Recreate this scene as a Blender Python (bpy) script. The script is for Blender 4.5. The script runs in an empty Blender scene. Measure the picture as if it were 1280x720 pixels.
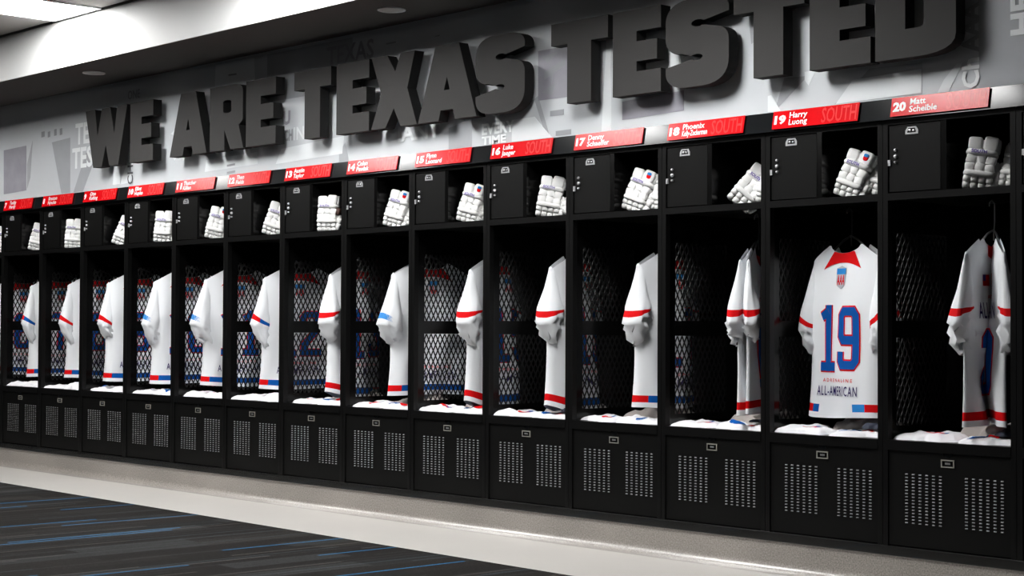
import bpy, bmesh, math, random
from mathutils import Vector, Matrix
from math import sin, cos, pi, sqrt, radians

scene = bpy.context.scene
COL = scene.collection

# ------------------------------------------------------------------ camera
F, CAM = 2116.7, Vector((3.469, -5.796, 1.040))
YAW, PITCH, ROLL = 0.8288, 0.0242, 0.0048
d = Vector((-sin(YAW) * cos(PITCH), cos(YAW) * cos(PITCH), sin(PITCH)))
r0 = Vector((cos(YAW), sin(YAW), 0)); u0 = r0.cross(d)
rr = r0 * cos(ROLL) + u0 * sin(ROLL); uu = -r0 * sin(ROLL) + u0 * cos(ROLL)
cd = bpy.data.cameras.new('camera'); cam = bpy.data.objects.new('camera', cd); COL.objects.link(cam)
cam.matrix_world = Matrix(((rr.x, uu.x, -d.x, CAM.x), (rr.y, uu.y, -d.y, CAM.y), (rr.z, uu.z, -d.z, CAM.z), (0, 0, 0, 1)))
cd.sensor_width = 36; cd.lens = F / 1280 * 36; cd.clip_start = 0.05; cd.clip_end = 100
scene.camera = cam
# ------------------------------------------------------------------ world and exposure
wd = bpy.data.worlds.new('world'); scene.world = wd; wd.use_nodes = True
wd.node_tree.nodes['Background'].inputs[0].default_value = (0.6, 0.65, 0.7, 1)
wd.node_tree.nodes['Background'].inputs[1].default_value = 0.02
vs = scene.view_settings
vs.view_transform = 'Standard'; vs.look = 'None'; vs.gamma = 1; vs.use_curve_mapping = False
vs.exposure = 0.28
LAMP = 34.0            # radiance of the ceiling panels
scene.cycles.max_bounces = 8

# ------------------------------------------------------------------ materials
MATS = {}
def nodes(name):
    m = bpy.data.materials.new(name); m.use_nodes = True
    nt = m.node_tree
    return m, nt, nt.nodes['Principled BSDF']
def N(nt, t, **kw):
    n = nt.nodes.new(t)
    for k, v in kw.items(): setattr(n, k, v)
    return n
def mat(name, col, rough=.5, metal=0.0, bump=0.0, bscale=200.0, vary=0.0, vscale=8.0, coat=0.0, spec=None, stretch=None):
    m, nt, b = nodes(name)
    c = (*col, 1) if len(col) == 3 else col
    b.inputs['Base Color'].default_value = c
    b.inputs['Roughness'].default_value = rough
    b.inputs['Metallic'].default_value = metal
    if coat: b.inputs['Coat Weight'].default_value = coat; b.inputs['Coat Roughness'].default_value = .06
    if spec is not None: b.inputs['Specular IOR Level'].default_value = spec
    tc = N(nt, 'ShaderNodeTexCoord')
    if vary:
        nz = N(nt, 'ShaderNodeTexNoise'); nz.inputs['Scale'].default_value = vscale; nz.inputs['Detail'].default_value = 6
        nt.links.new(tc.outputs['Object'], nz.inputs['Vector'])
        mx = N(nt, 'ShaderNodeMix', data_type='RGBA')
        mx.inputs[6].default_value = tuple(x * (1 - vary) for x in c[:3]) + (1,)
        mx.inputs[7].default_value = tuple(min(1, x * (1 + vary)) for x in c[:3]) + (1,)
        nt.links.new(nz.outputs['Fac'], mx.inputs[0]); nt.links.new(mx.outputs[2], b.inputs['Base Color'])
    if bump:
        nb = N(nt, 'ShaderNodeTexNoise'); nb.inputs['Scale'].default_value = bscale; nb.inputs['Detail'].default_value = 3
        nt.links.new(tc.outputs['Object'], nb.inputs['Vector'])
        bp = N(nt, 'ShaderNodeBump'); bp.inputs['Strength'].default_value = bump; bp.inputs['Distance'].default_value = .01
        nt.links.new(nb.outputs['Fac'], bp.inputs['Height']); nt.links.new(bp.outputs['Normal'], b.inputs['Normal'])
    MATS[name] = m
    return m
BLACK = mat('black_enamel', (.0032, .0032, .0032), .36, bump=.05, bscale=300, spec=.2)
BLACKG = mat('black_gloss_panel', (.003, .003, .003), .16, spec=.3)
PANELBK = mat('black_door_paint', (.003, .003, .0029), .45, bump=.06, bscale=260, vary=.3, vscale=5, spec=.15)
GRILLE = mat('black_grille_paint', (.005, .005, .005), .35, spec=.35)
CHROME = mat('chrome', (.72, .73, .75), .25, .55)
PLATE = mat('nickel_plate', (.62, .60, .54), .38, .75)
LOUVRE = mat('grey_louvre_metal', (.17, .175, .175), .45, .2, spec=.3)  # plain grey metal, paler than the black panels
RED = mat('sign_red', (.66, .003, .007), .20, spec=.22)
WHITEP = mat('print_white', (.88, .88, .88), .25, spec=.25)
REDGHOST = mat('print_pale_red', (.78, .045, .045), .22, spec=.22)
RAIL = mat('gloss_black_rail', (.008, .009, .010), .13, spec=.34)
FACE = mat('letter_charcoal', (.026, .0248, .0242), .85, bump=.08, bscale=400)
LSIDE = mat('letter_side_shaded', (.010, .010, .010), .8, spec=.2)  # shade on the letter sides is put into this darker charcoal
MURAL = mat('mural_grey', (.56, .585, .61), .55, vary=.10, vscale=1.6)
MDARK = mat('mural_dark_grey', (.37, .385, .41), .55, vary=.12, vscale=9)
MPURP = mat('mural_slate', (.30, .295, .335), .55, vary=.2, vscale=12)
MDASH = mat('mural_dash_grey', (.30, .31, .33), .55)
MLIGHT = mat('mural_pale_grey', (.74, .77, .79), .55, vary=.06, vscale=5)
MTEXT = mat('mural_white_lettering', (.86, .89, .90), .55)
MTDARK = mat('mural_dark_lettering', (.10, .10, .11), .55)
FASCIA = mat('fascia_white_paint', (.58, .585, .58), .6, bump=.03, bscale=90)
SOFFIT = mat('soffit_shaded_grey', (.10, .097, .094), .9, spec=.1)  # dark base colour carries the shade of the underside
CEIL = mat('ceiling_board', (.42, .40, .38), .85, bump=.1, bscale=250)
WALLP = mat('room_wall_paint', (.10, .10, .105), .8)
CLOTH = mat('white_jersey_cloth', (.82, .84, .87), .8, bump=.05, bscale=500, spec=.15)
CLOTH2 = mat('white_cotton', (.82, .82, .85), .85, bump=.12, bscale=120)
GREYC = mat('grey_cotton', (.36, .33, .31), .9, bump=.15, bscale=120, vary=.12)
NAVYC = mat('navy_cotton', (.018, .024, .045), .8, bump=.1, bscale=150)
REDC = mat('jersey_red', (.66, .004, .007), .7, spec=.08)
BLUEC = mat('jersey_blue', (.004, .085, .36), .7, spec=.08)
NAVYP = mat('print_navy', (.035, .025, .12), .6, spec=.08)
SKYC = mat('print_sky_blue', (.03, .24, .62), .6, spec=.08)
GREYP = mat('print_silver', (.45, .48, .52), .6)
GLOVE = mat('glove_white_leather', (.86, .86, .85), .45, bump=.08, bscale=150)
GLOVED = mat('glove_seam_grey', (.33, .33, .35), .7)
GPURP = mat('glove_purple_print', (.10, .06, .35), .6)
BROWN = mat('glove_brown_palm', (.07, .03, .022), .6)
HANGW = mat('hanger_pale_plastic', (.42, .43, .44), .4)
HANGB = mat('hanger_black_plastic', (.015, .015, .015), .4)
LENS = mat('downlight_lens', (.55, .55, .53), .4)
ALU = mat('white_fixture_metal', (.7, .7, .7), .4)

def emit(name, col, s):
    m, nt, b = nodes(name)
    b.inputs['Base Color'].default_value = (.8, .8, .8, 1)
    b.inputs['Emission Color'].default_value = (*col, 1); b.inputs['Emission Strength'].default_value = s
    return m
LIGHT = emit('lit_diffuser', (1, .995, .985), LAMP)
LIGHTR = emit('lit_diffuser_fill', (1, .985, .96), LAMP * .22)  # for the added unseen fill row that brightens the upper mural
LIGHTD = emit('lit_diffuser_weak', (1, .98, .95), LAMP * .6)  # far-left panel weakened so the mural's left end comes out darker

def fade_mat():
    m, nt, b = nodes('jersey_blue_fade')
    uv = N(nt, 'ShaderNodeUVMap'); uv.uv_map = 'UVMap'
    sx = N(nt, 'ShaderNodeSeparateXYZ'); nt.links.new(uv.outputs[0], sx.inputs[0])
    nz = N(nt, 'ShaderNodeTexNoise'); nz.inputs['Scale'].default_value = 26; nt.links.new(uv.outputs[0], nz.inputs['Vector'])
    ad = N(nt, 'ShaderNodeMath', operation='MULTIPLY_ADD'); ad.inputs[1].default_value = .35
    nt.links.new(nz.outputs['Fac'], ad.inputs[0]); nt.links.new(sx.outputs[0], ad.inputs[2])
    cr = N(nt, 'ShaderNodeValToRGB')
    cr.color_ramp.elements[0].position = .42; cr.color_ramp.elements[0].color = (.02, .22, .60, 1)
    cr.color_ramp.elements[1].position = .62; cr.color_ramp.elements[1].color = (.80, .82, .85, 1)
    nt.links.new(ad.outputs[0], cr.inputs[0]); nt.links.new(cr.outputs[0], b.inputs['Base Color'])
    b.inputs['Roughness'].default_value = .7
    return m
FADE = fade_mat()

def floor_mat(name, base, rough, sscale, contrast, coat=0.0):
    m, nt, b = nodes(name)
    tc = N(nt, 'ShaderNodeTexCoord')
    n1 = N(nt, 'ShaderNodeTexNoise'); n1.inputs['Scale'].default_value = sscale; n1.inputs['Detail'].default_value = 4
    n2 = N(nt, 'ShaderNodeTexNoise'); n2.inputs['Scale'].default_value = 1.7; n2.inputs['Detail'].default_value = 5
    for n in (n1, n2): nt.links.new(tc.outputs['Object'], n.inputs['Vector'])
    mm = N(nt, 'ShaderNodeMath', operation='MULTIPLY_ADD'); mm.inputs[1].default_value = .35
    nt.links.new(n2.outputs['Fac'], mm.inputs[0]); nt.links.new(n1.outputs['Fac'], mm.inputs[2])
    cr = N(nt, 'ShaderNodeValToRGB')
    cr.color_ramp.elements[0].position = .45; cr.color_ramp.elements[0].color = (*[c * (1 - contrast) for c in base], 1)
    cr.color_ramp.elements[1].position = .85; cr.color_ramp.elements[1].color = (*[min(1, c * (1 + contrast)) for c in base], 1)
    nt.links.new(mm.outputs[0], cr.inputs[0]); nt.links.new(cr.outputs[0], b.inputs['Base Color'])
    b.inputs['Roughness'].default_value = rough
    b.inputs['Coat Weight'].default_value = coat; b.inputs['Coat Roughness'].default_value = .36
    return m
CONC = floor_mat('sealed_floor_coating', (.52, .50, .475), .32, 260, .10)
CURB = floor_mat('speckled_curb_coating', (.30, .275, .25), .26, 150, .40, 1.0)  # shading of the curb face is put into the colour, darker than the floor

def carpet_mat():
    m, nt, b = nodes('streaked_carpet')
    tc = N(nt, 'ShaderNodeTexCoord'); sp = N(nt, 'ShaderNodeSeparateXYZ'); nt.links.new(tc.outputs['Object'], sp.inputs[0])
    def M(op, a, bb=None, c=None):
        n = N(nt, 'ShaderNodeMath', operation=op)
        for i, v in enumerate((a, bb, c)):
            if v is None: continue
            if isinstance(v, (int, float)): n.inputs[i].default_value = v
            else: nt.links.new(v, n.inputs[i])
        return n.outputs[0]
    def lane(width, length, seed):
        l = M('FLOOR', M('DIVIDE', sp.outputs[0], width))
        wn = N(nt, 'ShaderNodeTexWhiteNoise', noise_dimensions='1D'); nt.links.new(M('ADD', l, seed), wn.inputs['W'])
        s = M('FLOOR', M('ADD', M('DIVIDE', sp.outputs[1], length), M('MULTIPLY', wn.outputs[0], 7.3)))
        cv = N(nt, 'ShaderNodeCombineXYZ'); nt.links.new(l, cv.inputs[0]); nt.links.new(s, cv.inputs[1]); cv.inputs[2].default_value = seed
        w2 = N(nt, 'ShaderNodeTexWhiteNoise', noise_dimensions='3D'); nt.links.new(cv.outputs[0], w2.inputs['Vector'])
        return w2.outputs[0]
    fib = N(nt, 'ShaderNodeTexNoise'); fib.inputs['Scale'].default_value = 220; nt.links.new(tc.outputs['Object'], fib.inputs['Vector'])
    def ramp(v, stops):
        cr = N(nt, 'ShaderNodeValToRGB'); cr.color_ramp.interpolation = 'CONSTANT'
        e = cr.color_ramp.elements
        e[0].position = stops[0][0]; e[0].color = (*stops[0][1], 1)
        e[1].position = stops[1][0]; e[1].color = (*stops[1][1], 1)
        for p, c in stops[2:]:
            q = e.new(p); q.color = (*c, 1)
        nt.links.new(v, cr.inputs[0]); return cr.outputs[0]
    A = ramp(lane(.15, .62, 3.0), [(0, (.0115, .0103, .0096)), (.5, (.0145, .013, .012)), (.80, (.020, .0185, .017)), (.88, (.0125, .0125, .0125)), (.96, (.025, .0255, .0255))])
    B = ramp(lane(.018, .95, 11.0), [(0, (0, 0, 0)), (.66, (.008, .0085, .009)), (.76, (.016, .022, .026)), (.80, (0, 0, 0)), (.905, (.008, .10, .22)), (.928, (.036, .033, .030)), (.955, (.0, .0, .0))])
    mix = N(nt, 'ShaderNodeMix', data_type='RGBA', blend_type='ADD'); mix.inputs[0].default_value = 1
    nt.links.new(A, mix.inputs[6]); nt.links.new(B, mix.inputs[7])
    mu = N(nt, 'ShaderNodeMix', data_type='RGBA', blend_type='MULTIPLY'); mu.inputs[0].default_value = .8
    cr2 = N(nt, 'ShaderNodeValToRGB'); cr2.color_ramp.elements[0].position = .3; cr2.color_ramp.elements[0].color = (.35, .35, .35, 1)
    cr2.color_ramp.elements[1].position = .7; cr2.color_ramp.elements[1].color = (1.5, 1.5, 1.5, 1)
    nt.links.new(fib.outputs['Fac'], cr2.inputs[0]); nt.links.new(mix.outputs[2], mu.inputs[6]); nt.links.new(cr2.outputs[0], mu.inputs[7])
    nt.links.new(mu.outputs[2], b.inputs['Base Color'])
    b.inputs['Roughness'].default_value = .95; b.inputs['Specular IOR Level'].default_value = .1
    bp = N(nt, 'ShaderNodeBump'); bp.inputs['Strength'].default_value = .5; bp.inputs['Distance'].default_value = .004
    nt.links.new(fib.outputs['Fac'], bp.inputs['Height']); nt.links.new(bp.outputs['Normal'], b.inputs['Normal'])
    return m
CARPET = carpet_mat()

# ------------------------------------------------------------------ mesh helpers
class MB:
    def __init__(s): s.v = []; s.f = []; s.m = []; s.uv = None
    def add(s, vs, fs, mi=0):
        o = len(s.v); s.v += [tuple(v) for v in vs]
        for f in fs: s.f.append(tuple(i + o for i in f)); s.m.append(mi)
        return s
    def box(s, x0, x1, y0, y1, z0, z1, mi=0):
        return s.add([(x0, y0, z0), (x1, y0, z0), (x1, y1, z0), (x0, y1, z0), (x0, y0, z1), (x1, y0, z1), (x1, y1, z1), (x0, y1, z1)],
                     [(0, 3, 2, 1), (4, 5, 6, 7), (0, 1, 5, 4), (1, 2, 6, 5), (2, 3, 7, 6), (3, 0, 4, 7)], mi)
    def rbox(s, c, size, n=3.2, rot=None, mi=0, nu=10, nv=6):
        """rounded pad (superellipsoid)"""
        pw = lambda t: math.copysign(abs(t) ** (2 / n), t)
        vs, fs = [], []
        for j in range(nv + 1):
            a = -pi / 2 + pi * j / nv
            for i in range(nu):
                b = 2 * pi * i / nu
                vs.append(Vector((size[0] / 2 * pw(cos(a)) * pw(cos(b)), size[1] / 2 * pw(cos(a)) * pw(sin(b)), size[2] / 2 * pw(sin(a)))))
        for j in range(nv):
            for i in range(nu):
                k = (i + 1) % nu
                fs.append((j * nu + i, j * nu + k, (j + 1) * nu + k, (j + 1) * nu + i))
        if rot is not None: vs = [rot @ v for v in vs]
        return s.add([v + Vector(c) for v in vs], fs, mi)
    def tube(s, pts, r, n=8, mi=0):
        pts = [Vector(p) for p in pts]; vs, fs = [], []
        for k, p in enumerate(pts):
            t = (pts[min(k + 1, len(pts) - 1)] - pts[max(k - 1, 0)]).normalized()
            a = t.cross(Vector((0, 0, 1)) if abs(t.z) < .9 else Vector((0, 1, 0))).normalized(); b = t.cross(a)
            rad = r[k] if isinstance(r, (list, tuple)) else r
            vs += [p + (a * cos(2 * pi * i / n) + b * sin(2 * pi * i / n)) * rad for i in range(n)]
        for k in range(len(pts) - 1):
            for i in range(n):
                j = (i + 1) % n
                fs.append((k * n + i, k * n + j, (k + 1) * n + j, (k + 1) * n + i))
        fs.append(tuple(range(n))[::-1]); fs.append(tuple(range((len(pts) - 1) * n, len(pts) * n)))
        return s.add(vs, fs, mi)
    def prism(s, poly, y0, y1, mi=0, sidemi=None):
        """poly: (x, z) list; faces at y0 (front) and y1"""
        n = len(poly); vs = [(x, y0, z) for x, z in poly] + [(x, y1, z) for x, z in poly]
        sm = mi if sidemi is None else sidemi
        s.add(vs, [tuple(range(n))], mi)
        o = len(s.v) - 2 * n
        s.f.append(tuple(o + n + i for i in range(n))[::-1]); s.m.append(sm)
        for i in range(n):
            j = (i + 1) % n; s.f.append((o + i, o + n + i, o + n + j, o + j)); s.m.append(sm)
        return s
    def mesh(s, name, mats, smooth=False, recalc=True):
        me = bpy.data.meshes.new(name); me.from_pydata(s.v, [], s.f)
        for m in (mats if isinstance(mats, (list, tuple)) else [mats]): me.materials.append(m)
        me.polygons.foreach_set('material_index', s.m)
        if smooth: me.polygons.foreach_set('use_smooth', [True] * len(s.f))
        me.update()
        if recalc:
            bm = bmesh.new(); bm.from_mesh(me); bmesh.ops.recalc_face_normals(bm, faces=bm.faces); bm.to_mesh(me); bm.free()
        return me
def link(name, me, parent=None, loc=(0, 0, 0), rot=(0, 0, 0), **props):
    o = bpy.data.objects.new(name, me); COL.objects.link(o)
    o.location = loc; o.rotation_euler = rot
    if parent is not None: o.parent = parent
    for k, v in props.items(): o[k] = v
    return o
def thing(name, label, cat, loc=(0, 0, 0), rot=(0, 0, 0), group=None, me=None):
    o = link(name, me, None, loc, rot, label=' '.join(label.split()), category=cat)
    if group: o['group'] = group
    if me is None: o.empty_display_size = .05
    return o
def struct(name, mb, mats, parent=None, **k):
    o = link(name, mb.mesh(name, mats), parent)
    if parent is None: o['kind'] = 'structure'
    return o

_tx = {}
def text2d(s, size=1.0, bold=0.0, sx=1.0, space=1.0, line=1.0):
    """lettering as 2-D vertices and faces"""
    key = (s, bold, space, line)
    if key not in _tx:
        cu = bpy.data.curves.new('lettering', 'FONT'); cu.body = s; cu.size = 1; cu.offset = bold
        cu.resolution_u = 2; cu.space_character = space; cu.space_line = line; cu.fill_mode = 'FRONT'
        ob = bpy.data.objects.new('lettering', cu); COL.objects.link(ob)
        dg = bpy.context.evaluated_depsgraph_get(); me = bpy.data.meshes.new_from_object(ob.evaluated_get(dg))
        vs = [(v.co.x, v.co.y) for v in me.vertices]; fs = [tuple(p.vertices) for p in me.polygons]
        bpy.data.objects.remove(ob); bpy.data.curves.remove(cu); bpy.data.meshes.remove(me)
        _tx[key] = (vs, fs)
    vs, fs = _tx[key]
    return [(x * size * sx, y * size) for x, y in vs], fs
def fit_text(s, x0, x1, z0, z1, bold=.02, space=1.0):
    vs, fs = text2d(s, 1, bold, 1, space)
    ax, bx = min(v[0] for v in vs), max(v[0] for v in vs); ay, by = min(v[1] for v in vs), max(v[1] for v in vs)
    return [(x0 + (v[0] - ax) / (bx - ax) * (x1 - x0), z0 + (v[1] - ay) / (by - ay) * (z1 - z0)) for v in vs], fs
def ribbon(pts, w):
    """list of quads following a polyline with mitred joins"""
    P = [Vector(p) for p in pts]; n = len(P); L, R = [], []
    for i in range(n):
        a = (P[i] - P[i - 1]).normalized() if i else None
        b = (P[i + 1] - P[i]).normalized() if i < n - 1 else None
        if a is None: a = b
        if b is None: b = a
        t = (a + b).normalized(); nrm = Vector((-t.y, t.x)); k = max(.5, nrm.dot(Vector((-a.y, a.x))))
        L.append(P[i] + nrm * w / 2 / k); R.append(P[i] - nrm * w / 2 / k)
    return [(L[i], R[i], R[i + 1], L[i + 1]) for i in range(n - 1)]

# ------------------------------------------------------------------ setting
W = 0.61
XL, XR, YF = -13.0, 7.0, -9.5
ZC, ZS, YFA = 3.02, 2.709, -0.60
s = MB(); s.box(XL, XR, YF, .75, -.12, 0); struct('floor', s, CONC)
# carpet, its edge runs very slightly skew to the lockers
s = MB(); s.add([(XL, YF, .0), (XR, YF, .0), (XR, -.955, .0), (XL, -.57, .0), (XL, YF, .007), (XR, YF, .007), (XR, -.955, .007), (XL, -.57, .007)],
                [(3, 2, 1, 0), (4, 5, 6, 7), (0, 1, 5, 4), (1, 2, 6, 5), (2, 3, 7, 6), (3, 0, 4, 7)])
thing('carpet', 'dark charcoal carpet with thin blue and grey streaks beyond the pale floor strip', 'carpet', me=s.mesh('carpet', CARPET))
# coved curb under the lockers
prof = [(0.0, .128), (0.0, .045)] + [(-.045 * (1 - cos(a)) - .0, .045 - .045 * sin(a)) for a in [i * pi / 2 / 10 for i in range(1, 11)]]
prof = [(0.0, .128), (0.0, .046)] + [(-.045 + .045 * cos(a), .0462 - .045 * sin(a)) for a in [i * pi / 2 / 8 for i in range(1, 9)]] + [(-.07, .0008)]
s = MB(); vs = []
for x in (XL, XR): vs += [(x, y, z) for y, z in prof]
n = len(prof)
s.add(vs, [(i, i + 1, n + i + 1, n + i) for i in range(n - 1)])
s.add([(XL, 0, .128), (XR, 0, .128), (XR, .7, .128), (XL, .7, .128)], [(0, 1, 2, 3)])
o = struct('baseboard_back', s, CURB)
for p in o.data.polygons: p.use_smooth = True
o.data.set_sharp_from_angle(angle=radians(50))
# black plinth that the lockers stand on
s = MB(); s.box(XL, XR, -.006, .60, .1285, .169)
o = struct('trim_1', s, mat('plinth_gloss_black', (.004, .004, .004), .25, coat=1.0))
bv = o.modifiers.new('bevel', 'BEVEL'); bv.width = .003; bv.segments = 2
# walls
s = MB(); s.box(XL, XR, 0, .12, 1.987, ZS + .02); wall_back = struct('wall_back', s, MURAL)
s = MB(); s.box(XL, XR, .64, .74, 0.13, 1.987); struct('wall_back_niche', s, BLACK)
s = MB(); s.box(XL - .1, XL, YF, .75, 0, ZC + .1); struct('wall_left', s, WALLP)
s = MB(); s.box(XR, XR + .1, YF, .75, 0, ZC + .1); struct('wall_right', s, WALLP)
s = MB(); s.box(XL, XR, YF - .1, YF, 0, ZC + .1); struct('wall_front', s, WALLP)
s = MB(); s.box(.613, XR, 0, .12, 0.13, 1.986); struct('wall_back_return', s, MDARK)      # the row ends after the last locker
# ceiling, soffit over the lockers and its white fascia
s = MB(); s.box(XL, XR, YF, YFA, ZC, ZC + .1); struct('ceiling', s, CEIL)
s = MB(); s.box(XL, XR, YFA + .012, .12, ZS, ZC + .1); struct('ceiling_soffit', s, SOFFIT)
s = MB()
fx = XL
while fx < XR:
    s.box(fx + .0012, min(XR, fx + 2.44) - .0012, YFA, YFA + .0115, ZS - .001, ZC)
    fx += 2.44
struct('trim_2', s, FASCIA)
s = MB(); s.box(XL, XR, YFA - .012, YFA, ZC - .012, ZC); struct('trim_3', s, SOFFIT)     # dark shadow-gap angle

# ceiling light panels; the second row is unseen and added as fill
mfr = MB(); fw = .022; HL = .61
for (a, b, c, e) in ((-.305, .305, -HL, -HL + fw), (-.305, .305, HL - fw, HL), (-.305, -.305 + fw, -HL, HL), (.305 - fw, .305, -HL, HL)):
    mfr.box(a, b, c, e, -.012, .0)
mdf = MB(); mdf.box(-.285, .285, -HL + .02, HL - .02, -.008, -.002)
mef, med, medd = mfr.mesh('light_frame', ALU), mdf.mesh('light_diffuser', LIGHT), mdf.mesh('light_diffuser_weak', LIGHTD)
medr = mdf.mesh('light_diffuser_fill', LIGHTR)
plabels = {-8.66: 'far left', -6.26: 'second', -3.86: 'third', -1.46: 'fourth'}
for row, y in ((1, -1.23), (2, -6.6)):
    for k, x in enumerate((-8.66, -6.255, -3.86, -1.46)):
        where = ('beside the white fascia', 'unseen over the carpet')[row - 1]
        nm = ('first', 'second', 'third', 'fourth')[k]
        t = thing('ceiling_light', ('bright' if row == 1 else 'added fill') + ' ceiling light panel %s, %s from the far left' % (where, nm), 'ceiling light', (x, y, ZC), group='lit panels in the ceiling')
        link('frame', mef, t); link('diffuser', medr if row == 2 else med if k > 0 else medd, t)
# recessed downlights in the soffit
for x, y, w in ((-6.56, -.335, 'left'), (-3.47, -.300, 'right')):
    t = thing('recessed_downlight', 'small round unlit downlight in the grey soffit, %s one above the %s' % (('left', 'letters WE') if w == 'left' else ('right', 'letters AS')), 'downlight', (x, y, ZS), group='downlights in the soffit')
    s = MB(); vs = []
    for k in range(24):
        a = 2 * pi * k / 24; vs += [(.062 * cos(a), .062 * sin(a), -.001), (.075 * cos(a), .075 * sin(a), -.005), (.075 * cos(a), .075 * sin(a), 0)]
    s.add(vs, [(3 * k, 3 * ((k + 1) % 24), 3 * ((k + 1) % 24) + 1, 3 * k + 1) for k in range(24)] + [(3 * k + 1, 3 * ((k + 1) % 24) + 1, 3 * ((k + 1) % 24) + 2, 3 * k + 2) for k in range(24)])
    link('trim_ring', s.mesh('trim_ring', ALU), t)
    s = MB(); s.add([(.063 * cos(2 * pi * k / 24), .063 * sin(2 * pi * k / 24), -.002) for k in range(24)], [tuple(range(24))[::-1]])
    link('lens', s.mesh('lens', LENS), t)

# ------------------------------------------------------------------ mural print on the back wall
MU = {
'dark': [
  [(-8.162,2.242),(-8.078,2.413),(-8.109,2.138),(-8.158,2.058)],
  [(-7.780,2.372),(-7.505,2.385),(-7.498,1.992),(-7.628,1.992)],
  [(-7.451,1.992),(-7.271,2.265),(-7.178,2.169),(-7.312,1.992)],
  [(-0.166,2.70),(7,2.70),(7,1.988),(-0.159,1.988)],
  [(-1.17,1.99),(-0.990,2.126),(-1.117,2.13)],
  [(-0.803,2.015),(-0.674,2.122),(-0.419,2.119),(-0.419,1.992),(-0.852,1.992)],
  [(-2.694,2.192),(-2.665,2.205),(-2.577,1.989),(-2.606,1.989)],
  [(-3.355,2.103),(-3.168,2.129),(-3.167,1.990),(-3.354,1.990)],
  [(-4.321,2.047),(-4.261,2.097),(-4.229,1.990),(-4.320,1.990)],
  [(-5.05,2.69),(-4.2,2.69),(-4.2,2.40),(-5.05,2.40)],
  [(-1.30,2.30),(-1.0,2.45),(-1.0,2.69),(-1.35,2.69)]],
'slate': [[(-8.543,2.371),(-8.178,2.379),(-8.170,2.047),(-8.534,2.037)], [(-2.084,2.121),(-1.695,2.135),(-1.695,2.043),(-2.084,2.033)],
  [(-2.666,2.430),(-2.455,2.432),(-2.448,2.180),(-2.665,2.181)]],
'light': [
  [(-6.878,2.137),(-6.781,2.147),(-6.800,2.012),(-6.897,2.012)], [(-6.717,2.137),(-6.632,2.142),(-6.672,2.015),(-6.800,2.007)],
  [(-5.737,2.025),(-5.720,2.099),(-5.147,2.108),(-5.146,2.035)], [(-4.951,2.021),(-4.894,2.108),(-4.276,2.135),(-4.290,2.035)],
  [(-2.859,2.102),(-2.693,2.103),(-2.565,1.990),(-2.859,1.990)], [(-2.182,2.542),(-2.160,2.543),(-2.158,1.990),(-2.222,1.990)],
  [(-1.207,2.061),(-1.189,2.063),(-1.136,1.990),(-1.207,1.990)], [(-1.007,2.145),(-0.948,2.145),(-0.986,2.084),(-1.007,2.110)],
  [(-0.844,1.992),(-0.758,2.084),(-0.422,2.094),(-0.423,1.997)], [(-0.318,2.038),(-0.260,2.095),(-0.231,2.098),(-0.296,1.989),(-0.348,1.989)],
  [(-5.637,2.40),(-5.172,2.40),(-5.191,2.69),(-5.620,2.69)], [(-6.15,2.30),(-6.02,2.36),(-6.02,2.26)], [(-6.15,2.19),(-6.0,2.22),(-6.1,2.12)],
  [(-3.18,2.16),(-3.06,2.3),(-3.06,2.13)], [(-2.08,2.28),(-1.74,2.36),(-1.70,2.22)], [(-5.30,2.05),(-5.24,2.15),(-5.19,2.05)]],
'dash': [
  [(-2.578,2.121),(-2.481,2.122),(-2.481,2.094),(-2.578,2.095)], [(-2.537,2.018),(-2.430,2.019),(-2.430,1.993),(-2.537,1.994)],
  [(-5.481,2.053),(-5.391,2.056),(-5.391,2.044),(-5.481,2.040)], [(-5.480,2.008),(-5.390,2.012),(-5.390,1.999),(-5.480,1.995)],
  [(-7.942,2.461),(-7.892,2.462),(-7.891,2.422),(-7.941,2.420)], [(-7.843,2.453),(-7.806,2.455),(-7.805,2.415),(-7.842,2.412)],
  [(-7.746,2.462),(-7.710,2.465),(-7.708,2.418),(-7.745,2.416)], [(-7.661,2.461),(-7.626,2.463),(-7.624,2.417),(-7.660,2.414)],
  [(-5.472,2.616),(-5.382,2.614),(-5.382,2.604),(-5.472,2.606)], [(-3.892,2.619),(-3.800,2.619),(-3.800,2.610),(-3.892,2.610)],
  [(-3.471,2.606),(-3.432,2.608),(-3.438,2.602),(-3.471,2.602)],
  [(-2.64,2.40),(-2.52,2.41),(-2.60,2.36)], [(-2.62,2.32),(-2.47,2.37),(-2.47,2.34),(-2.62,2.28)], [(-2.64,2.22),(-2.54,2.26),(-2.56,2.20)], [(-2.58,2.33),(-2.55,2.35),(-2.57,2.24)]],
}
lev = 0
for key, m in (('dark', MDARK), ('light', MLIGHT), ('slate', MPURP), ('dash', MDASH)):
    for poly in MU[key]:
        lev += 1; y = -.0008 - .00004 * lev
        s = MB(); s.prism(poly, y, -.0001)
        link('printed_shape', s.mesh('printed_shape', m), wall_back)
def wall_text(txt, x0, x1, z0, z1, m, bold=.03, rot=False, y=-.0042):
    if rot:
        vs, fs = fit_text(txt, 0, z1 - z0, 0, x1 - x0, bold); vs = [(x1 - b, z0 + a) for a, b in vs]
    else: vs, fs = fit_text(txt, x0, x1, z0, z1, bold)
    s = MB(); s.add([(a, y, b) for a, b in vs], fs); link('printed_lettering', s.mesh('printed_lettering', m, recalc=False), wall_back)
wall_text('TEX', -7.425, -7.09, 2.325, 2.475, MTEXT); wall_text('TEST', -7.468, -7.06, 2.155, 2.305, MTEXT)
wall_text('EVERY', -3.086, -2.835, 2.040, 2.100, MTEXT, .04); wall_text('TIME', -3.086, -2.90, 1.990, 2.034, MTEXT, .04)
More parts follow.
